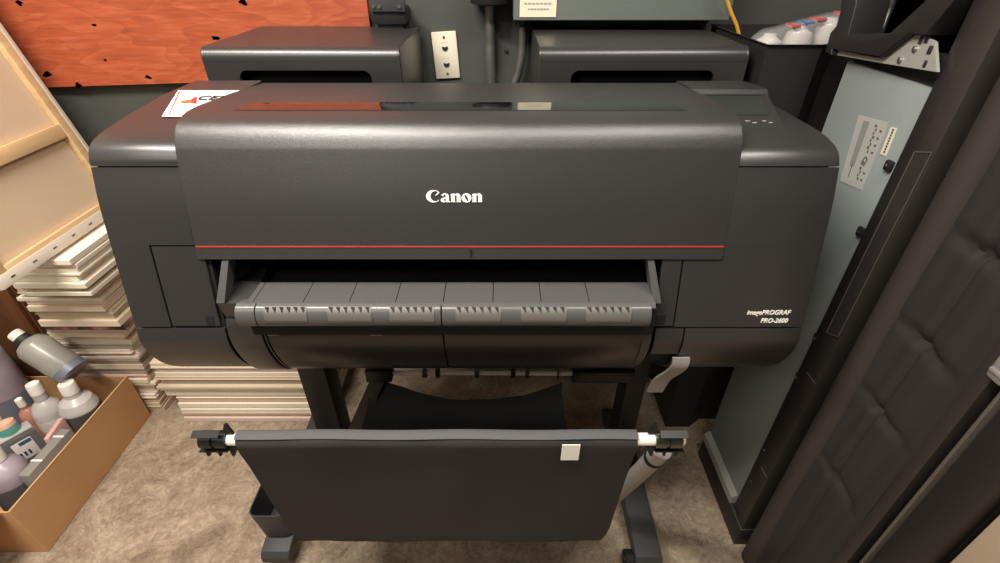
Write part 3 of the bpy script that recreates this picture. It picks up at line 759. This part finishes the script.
# bracket plate and frame-like end cap near the top
def yz(px, py, X): p = at(px, py, 'X', X); return (p.y, p.z)
br = MB().prism([yz(*p, .652) for p in ((831, 48), (832, 54), (882, 63), (938, 72), (936, 42), (924, 35), (910, 35), (881, 58), (868, 56))], 'X', .650, .655).build('bracket_plate', M_bracket, um)
slots = MB()
for px, py, w_, h_ in ((921, 40, .007, .012), (927, 39, .007, .012), (930, 50, .008, .012), (925, 64, .006, .010)):
    a_, b2 = yz(px, py, .6495); slots.box((.6485, a_-w_/2, b2-h_/2), (.6515, a_+w_/2, b2+h_/2), .001)
slots.build('slots', M_ink, br)
for px, py in ((915, 49), (900, 60)):
    a_, b2 = yz(px, py, .649); MB().lathe((.646, a_, b2), (.651, a_, b2), [(0, .003), (.001, .0045), (.005, .0045)], 12).build('screw', M_steel, br)
ecp = [(846, -30), (841, 12), (837, 26), (831, 33), (826, 52), (832, 55), (833, 49), (881, 57), (910, 34), (926, 35), (962, -8), (962, -30), (942, -30), (925, 2), (891, 33), (849, 35), (857, 4), (859, -30)]
MB().prism([yz(*p, .640) for p in ecp], 'X', .638, .700, .002).build('end_frame', M_bk_plastic, um)
MB().box((.700, .70, 1.20), (.71, 1.0, 1.70)).build('end_recess', M_seam, um)
# labels and screws on the grey panel
lb = MB().prism([yz(*p, .6694) for p in ((859, 115), (889, 123), (861, 190), (840, 181))], 'X', .6690, .6704).build('rating_label', mat('silver_label', srgb(178, 178, 172), .5), pn)
la = [Vector((0, *yz(*p, .6688))) for p in ((859, 115), (889, 123), (861, 190), (840, 181))]
def lab(u, v_): return la[0].lerp(la[1], u).lerp(la[3].lerp(la[2], u), v_)
lt = MB()
for u, u2, a_, b2, wv in ((.20, .40, .05, .88, 0), (.46, .50, .10, .80, 0)):
    pass
ls = MB()
pts = [lab(*p) for p in ((.22, .05), (.42, .05), (.40, .72), (.20, .72))]
ls.prism([(p.y, p.z) for p in pts], 'X', .6684, .6692); ls.build('grey_text_block', mat('label_grey', srgb(140, 140, 136), .6), lb)
for k_ in [q for q in range(16) if q not in (8, 9, 10, 11)]:
    v_ = .08+k_*.052
    p = lab(.66+.04*(k_ % 2), v_); w_ = .006 if k_ % 3 else .010
    lt.box((.6684, p.y-w_/4, p.z-.0025), (.6692, p.y+w_/4, p.z+.002))
    if k_ % 2: p = lab(.86, v_); lt.box((.6684, p.y-.0025, p.z-.002), (.6692, p.y+.0025, p.z+.0015))
    if k_ > 9: p = lab(.30, v_); lt.box((.6684, p.y-.001, p.z-.004), (.6692, p.y+.0005, p.z+.003))
lt.build('label_marks', M_lbl_ink, lb)
ce = lab(.72, .59); text_obj('label_lettering', 'CE', .014, M_lbl_ink, lb, (.6684, ce.y, ce.z), (0, .15, -1), (0, 1, 0), .0004)
sl = MB().prism([yz(*p, .6694) for p in ((891, 127), (897, 128), (886, 156), (880, 154))], 'X', .6690, .6704).build('serial_label', M_cream, pn)
sm_ = MB(); la2 = [Vector((0, *yz(*p, .6688))) for p in ((891, 127), (897, 128), (886, 156), (880, 154))]
for k_ in range(9):
    p = la2[0].lerp(la2[3], .08+k_*.1).lerp(la2[1].lerp(la2[2], .08+k_*.1), .5); sm_.box((.6684, p.y-.0022, p.z-.0018), (.6692, p.y+.0015, p.z+.0016))
sm_.build('serial_marks', M_lbl_ink, sl)
for px, py in ((887, 166), (859, 232), (815, 338), (797, 377), (765, 450), (752, 481)):
    a_, b2 = yz(px, py, .664); 
    s_ = MB().box((.662, a_-.009, b2-.008), (.6705, a_+.007, b2+.010), .003).build('screw_pad', M_rubber, pn)
    MB().lathe((.6595, a_, b2), (.663, a_, b2), [(0, .002), (.001, .0038), (.0035, .0038)], 10).build('screw', M_steel, s_)
lt_ = MB(); lt_.box((.652, .450, .910), (.670, .476, .955), .005); lt_.box((.648, .448, .922), (.656, .473, .929), .002)
lt_.build('release_latch', mat('clear_grey_latch', srgb(150, 144, 140), .2, alpha=.7), um)

# tan carton at the lower right
cb = thing('carton', 'plain tan carton at the lower right in front of the upright machine', 'carton', (.92, .20, 0))
MB().box((.70, .02, .0), (1.14, .384, .80), .003).build('walls', M_tan, cb)
MB().box((.699, .18, .795), (1.141, .20, .802)).build('tape', M_card_edge, cb)

# ------------------------------------------------------------------ left: canvas frame on the stack
th = R(12.7); fo = Vector((-1.138, 0, .735)); uw = Vector((-math.sin(th), 0, math.cos(th))); un = Vector((math.cos(th), 0, math.sin(th)))
def FM(): 
    M_ = Matrix((Vector((0, 1, 0)), uw, un)).transposed().to_4x4(); M_.translation = fo; return M_
cf = thing('stretched_canvas', 'back of a large stretched canvas on pine bars leaning above the panel stack', 'canvas', (fo.x, 1.15, fo.z))
Y0, Y1, HT = .925, 1.385, 1.36
def fbox(a, b, bev=.001): return MB().box(a, b, bev, M=FM())
fbox((Y0+.004, .004, -.030), (Y1-.004, HT-.004, -.027), 0).build('canvas_sheet', M_canvas, cf)
fbox((Y1-.036, 0, -.026), (Y1, HT, -.008)).build('stretcher_bar', M_pine, cf)
fbox((Y0, 0, -.026), (Y0+.036, HT, -.008)).build('stretcher_bar', M_pine, cf)
fbox((Y0+.036, .006, -.026), (Y1-.036, .040, -.008)).build('stretcher_bar', M_pine, cf)
fbox((Y0+.036, HT-.040, -.026), (Y1-.036, HT, -.008)).build('stretcher_bar', M_pine, cf)
for w0 in (.225, .70, 1.05): fbox((Y0+.036, w0, -.026), (Y1-.036, w0+.036, -.010)).build('cross_brace', M_pine, cf)
wrapm = fbox((Y0-.001, -.002, -.031), (Y1+.001, .028, -.0068)); fold = wrapm.build('folded_canvas_edge', M_primed, cf)
wr2 = fbox((Y1-.012, .028, -.031), (Y1+.001, HT, -.0068)); wr2.build('folded_canvas_edge', M_primed, cf)
wr3 = fbox((Y0-.001, .028, -.031), (Y0+.012, HT, -.0068)); wr3.build('folded_canvas_edge', M_primed, cf)
for k_ in range(7):
    yv = Y0+.03+k_*.066; fbox((yv, .012, -.007), (yv+.012, .0145, -.0058), 0).build('staple', M_satin, fold)

# brown cabinet whose edge shows at the left
cab = thing('wooden_cabinet', 'brown wooden cabinet edge at the far left behind the bottles', 'cabinet', (-1.67, 1.32, 0))
MB().box((-1.86, 1.215, .04), (-1.478, 1.474, 2.10), .003).build('carcass', M_brownwood, cab)
MB().box((-1.85, 1.225, 0), (-1.49, 1.46, .04)).build('plinth', M_blackp, cab)
MB().box((-1.85, 1.200, .08), (-1.482, 1.214, 2.06), .002).build('door', M_brownwood, cab)

# ------------------------------------------------------------------ stacks of panels
CREAMS = [mat('panel_white', srgb(240, 228, 208), .75, bump=.1), mat('panel_cream', srgb(230, 212, 186), .75, bump=.1), mat('panel_beige', srgb(212, 192, 166), .8, bump=.1), mat('panel_pinkish', srgb(226, 204, 192), .75, bump=.1), mat('panel_grey', srgb(186, 172, 156), .8, bump=.1)]  # pale board tones, drawn at random for each panel
_ONES = 'first second third fourth fifth sixth seventh eighth ninth'.split()
_TEN = 'tenth eleventh twelfth thirteenth fourteenth fifteenth sixteenth seventeenth eighteenth nineteenth'.split()
NUM = _ONES+_TEN
for _t in ('twent', 'thirt', 'fort'): NUM += [_t+'ieth']+[_t+'y-'+o_ for o_ in _ONES]
rnd = random.Random(11)
def build_stack(x_left, x_right, y_front, ztop, poster_at, place, grp, name='artist_panel'):
    lay = []; z_ = .001
    while z_ < ztop:
        t_ = rnd.choice((.012, .016, .018, .020, .022)); lay.append((z_, t_)); z_ += t_+rnd.choice((.0008, .0015, .0025))
    if poster_at:
        for q in range(len(lay)):
            if lay[q][0] <= poster_at < lay[q][0]+lay[q][1]+.003:
                lay[q] = (lay[q][0], lay[q][1]+lay[q+1][1]+.001); del lay[q+1]; break
    N = len(lay)
    for i, (z0, t_) in enumerate(lay):
        f = z0/ztop
        xr = x_right(z0)+rnd.uniform(-.016, .010); xl = x_left(z0)+rnd.uniform(-.004, .02); yf = y_front(z0)+rnd.uniform(-.006, .012)
        b_ = MB()
        if rnd.random() < .45:   # a stretched canvas: face sheet and bars set back a little
            b_.box((xl, yf, z0), (xr, 1.468, z0+t_*.30), .0008, 1); b_.box((xl+.002, yf+.003, z0+t_*.28), (xr-.003, 1.466, z0+t_), .0008, 1)
        else: b_.box((xl, yf, z0), (xr, 1.468, z0+t_), .0012, 1)
        cm_ = rnd.choices(CREAMS, (5, 4, 2, 1, 1))[0]
        k_ = N-i
        if poster_at and z0 <= poster_at < z0+t_+.003:
            o = b_.build('printed_panel', mat_poster()); tag(o, 'dark panel printed with a pink and purple picture within the tall stack', 'panel', None)
            continue
        o = b_.build(name, cm_)
        lab_ = 'topmost pale panel of '+place if k_ == 1 else ('bottom pale panel of '+place if i == 0 else NUM[k_-1]+' pale panel from the top of '+place)
        tag(o, lab_, 'panel', grp)
    return lay
def mat_poster():
    m = mat('picture_print', srgb(58, 40, 46), .4); nt = m.node_tree; b = nt.nodes['Principled BSDF']
    tc = nt.nodes.new('ShaderNodeTexCoord'); n = nt.nodes.new('ShaderNodeTexNoise'); n.inputs['Scale'].default_value = 12; n.inputs['Detail'].default_value = 5
    nt.links.new(tc.outputs['Object'], n.inputs['Vector']); r_ = nt.nodes.new('ShaderNodeValToRGB'); e = r_.color_ramp.elements
    e[0].position = .50; e[0].color = srgb(54, 38, 44); e[1].position = .72; e[1].color = srgb(240, 214, 204); k_ = e.new(.6); k_.color = srgb(168, 92, 110)
    nt.links.new(n.outputs['Fac'], r_.inputs['Fac']); nt.links.new(r_.outputs['Color'], b.inputs['Base Color']); return m
def sk(z): return 1.0 if z < .20 else (.985 if z < .385 else (.95 if z < .43 else (.93 if z < .60 else .895)))
build_stack(lambda z: -1.465*sk(z) if z < .60 else -1.30, lambda z: -1.200*sk(z) if z < .60 else -1.112, lambda z: 1.20*sk(z), .722, .44, 'the tall stack beside the cabinet', 'pale panels in the tall stack')
build_stack(lambda z: -1.128 if z < .11 else -1.145, lambda z: -.60+.01*math.sin(z*40), lambda z: 1.152, .272, None, 'the low stack by the printer leg', 'pale panels in the low stack')

# ------------------------------------------------------------------ cardboard box with bottles at the lower left
bx = thing('cardboard_box', 'open brown cardboard box full of bottles on the floor at the left', 'box', (-1.45, .94, 0))
X0, X1, YA, YB, HB = -1.66, -1.252, .700, 1.182, .195
w = MB(); 
def wall(a, b, m=None): w.box(a, b, .0008, 1)
wall((X1-.004, YA, .002), (X1, YB, HB)); bw = w.build('side_panel', M_card, bx)
w = MB(); wall((X0, YA, .002), (X0+.004, YB, HB)); w.build('side_panel', M_card, bx)
w = MB(); wall((X0, YA, .002), (X1-.004, YA+.004, HB)); w.build('end_panel', M_card, bx)
w = MB(); wall((X0, YB-.004, .002), (X1-.004, YB, HB)); w.build('end_panel', M_card, bx)
w = MB(); wall((X0, YA, 0.0), (X1, YB, .004)); w.build('bottom_panel', M_card, bx)
MB().box((X1-.0045, YA, HB), (X1+.0005, YB, HB+.0012)).build('cut_edge', M_card_edge, bx)
MB().box((X1-.001, .90, .004), (X1+.0006, .9016, HB-.002)).build('crease', M_card_edge, bx)
fm = MB(); fm.grid([[(X0+.02, YA-.002, HB), (X1-.02, YA-.002, HB)], [(X0+.02, YA-.10, .06), (X1-.05, YA-.10, .06)]], .003); fm.build('flap', M_card, bx)

def bottle_mat(n, c, a=.96, r=.3): return mat(n, srgb(*c), r, alpha=a, vary=.10, vscale=14)
B_lav = bottle_mat('lavender_plastic', (176, 158, 168)); B_gry = bottle_mat('smoky_plastic', (150, 147, 136)); B_wht = bottle_mat('milky_plastic', (192, 186, 180))
B_band = mat('blue_grey_band', srgb(112, 116, 128), .4); B_ink = mat('dark_liquid', srgb(84, 82, 82), .35); B_cap = mat('white_cap', srgb(240, 232, 220), .45)
B_teal = mat('teal_cap', srgb(88, 150, 138), .4); B_peach = mat('peach_ring', srgb(234, 184, 156), .5); B_red = bottle_mat('reddish_plastic', (180, 124, 108)); B_pink = mat('pink_card', srgb(214, 168, 160), .6)
B_lbl = mat('bottle_label', srgb(206, 196, 190), .6)
def bottle(label, base, tip, rad, m_body, m_base, m_cap, base_h=.2, cap_r=.45, ring=None, lbl=False, body_h=.70):
    base, tip = Vector(base), Vector(tip); Ln = (tip-base).length; d = (tip-base).normalized()
    t_ = thing('ink_bottle', label, 'bottle', base, 'bottles in the cardboard box')
    P_ = lambda a: base+d*(a*Ln)
    bh = base_h
    MB().lathe(base, tip, [(0, rad*.90), (.012*Ln, rad), (bh*Ln, rad*1.0)], 26).build('lower_body', m_base, t_)
    MB().lathe(base, tip, [(bh*Ln, rad*.985), (bh*Ln+.01*Ln, rad), (body_h*Ln*.96, rad), (body_h*Ln, rad*.97), ((body_h+.07)*Ln, rad*.80), ((body_h+.12)*Ln, rad*cap_r*.95), (.88*Ln, rad*cap_r*.9)], 26).build('upper_body', m_body, t_)
    if ring: MB().lathe(base, tip, [((body_h+.125)*Ln, rad*cap_r*1.15), (.88*Ln, rad*cap_r*1.15)], 20).build('neck_ring', ring, t_)
    cp_m = MB().lathe(P_(.87), tip, [(0, rad*cap_r), (.10*Ln, rad*cap_r), (.125*Ln, rad*cap_r*.92), (.13*Ln, rad*cap_r*.62), (.118*Ln, rad*cap_r*.58)], 20)
    cp_m.build('cap', m_cap, t_)
    if lbl: MB().lathe(base, tip, [((bh+.06)*Ln, rad*1.005), ((bh+.07)*Ln, rad*1.015), ((body_h-.10)*Ln, rad*1.015), ((body_h-.09)*Ln, rad*1.005)], 26).build('label_sleeve', B_lbl, t_)
    return t_
def PT(px, py, Y): p = at(px, py, 'Y', Y); return (p.x, p.y, p.z)
bottle('big lavender bottle standing at the left edge above the other bottles', (-1.585, 1.095, .030), (-1.585, 1.095, .50), .064, B_lav, B_band, B_cap, .40, body_h=.72)
bottle('large smoky grey bottle with black neck lying on top of the others', PT(75, 373, 1.092), PT(13, 333, 1.13), .046, B_gry, B_band, B_cap, .13, .42, ring=M_ink, body_h=.68)
bottle('milky bottle with white cap and printed label, middle of the box', (-1.405, 1.020, .006), (-1.412, 1.048, .300), .040, B_wht, B_pink, B_cap, .30, .46, lbl=True, body_h=.66)
bottle('bottle with white cap and dark grey contents in the box corner by the stack', (-1.312, 1.030, .006), (-1.312, 1.050, .300), .052, B_wht, B_ink, B_cap, .66, .42, body_h=.70)
bottle('white cap bottle half full of dark liquid, nearest the lower left edge', (-1.338, .790, .006), (-1.352, .820, .285), .048, B_lav, B_ink, B_cap, .60, .45, body_h=.74)
bottle('small reddish bottle under the big lavender one', (-1.488, 1.045, .006), (-1.488, 1.045, .235), .026, B_red, B_red, B_cap, .2, .4)
bottle('clear bottle at the left edge below the big lavender one', (-1.520, .985, .006), (-1.520, .985, .235), .034, B_wht, B_wht, B_cap, .2, .4)
bottle('dark grey bottle at the left edge beside the box flap', (-1.44, .745, .006), (-1.44, .745, .20), .034, B_ink, B_ink, M_ink, .4, .4)
# ink carton bottle with teal cap: square shouldered tank
tk = thing('ink_tank', 'white square tank with teal cap and a labelled grey side, middle of the box', 'ink tank', PT(42, 450, .93))
o_ = Vector((-1.400, .915, .195)); ax = Vector((.80, -.55, .22)).normalized(); ay = Vector((.55, .80, .0)); ay = (ay-ax*ay.dot(ax)).normalized(); az = ax.cross(ay)
TM = Matrix((ax, ay, az)).transposed().to_4x4(); TM.translation = o_
MB().box((-.056, -.050, -.18), (.004, .045, .030), .008, M=TM).build('white_shell', B_wht, tk)
MB().box((.004, -.048, -.18), (.030, .043, .026), .004, M=TM).build('grey_face', mat('grey_tank_side', srgb(88, 84, 82), .5), tk)
lbm = MB().box((.0292, -.020, -.045), (.0310, .026, .014), .002, M=TM).build('printed_label', B_lbl, tk)
MB().box((.0306, -.004, .000), (.0314, .024, .011), M=TM).build('teal_stripe', mat('dark_teal_ink', srgb(52, 84, 96), .5), lbm)
for k_ in range(3): MB().box((.0306, -.016+k_*.010, -.035), (.0314, -.011+k_*.010, -.020), M=TM).build('label_mark', M_ink, lbm)
c0 = o_+az*.030+ax*-.024; c1 = o_+az*.062+ax*-.024
tcap = MB().lathe(c0, c1, [(0, .024), (.022, .024), (.028, .022)], 22).build('cap', B_teal, tk)
MB().lathe(c0+(c1-c0).normalized()*.024, c1, [(0, .0245), (.012, .0235), (.013, .017), (.008, .016)], 22).build('cap_ring', B_peach, tcap)
def slab(label, name, px, py, Y, dims, rx, ry_, rz_, m, strip=None, cat='carton'):
    c_ = Vector(PT(px, py, Y)); c_.z = dims[2]/2+.006; c_.x = min(c_.x, -1.258-dims[0]/2)
    t_ = thing(name, label, cat, c_)
    M_ = Matrix.Translation(c_) @ Matrix.Rotation(R(rz_), 4, 'Z') @ Matrix.Rotation(R(ry_), 4, 'Y') @ Matrix.Rotation(R(rx), 4, 'X')
    d = [k_/2 for k_ in dims]; MB().box([-k_ for k_ in d], d, .003, M=M_).build('carton_body', m, t_)
    for s_ in (strip or ()): MB().box((-d[0]*1.01, s_-.003, d[2]-.002), (d[0]*1.01, s_+.003, d[2]+.001), .0005, M=M_).build('white_strip', M_paper, t_)
    return t_
slab('grey flat carton with white strips standing against the cardboard side', 'ink_carton', 66, 435, .865, (.030, .155, .215), 0, 0, 0, mat('light_grey_carton', srgb(140, 134, 126), .6), (-.03, .05))
slab('pink-edged carton between the white tank and the labelled bottle', 'ink_carton', 47, 420, .945, (.014, .08, .215), 0, 0, 10, B_pink)
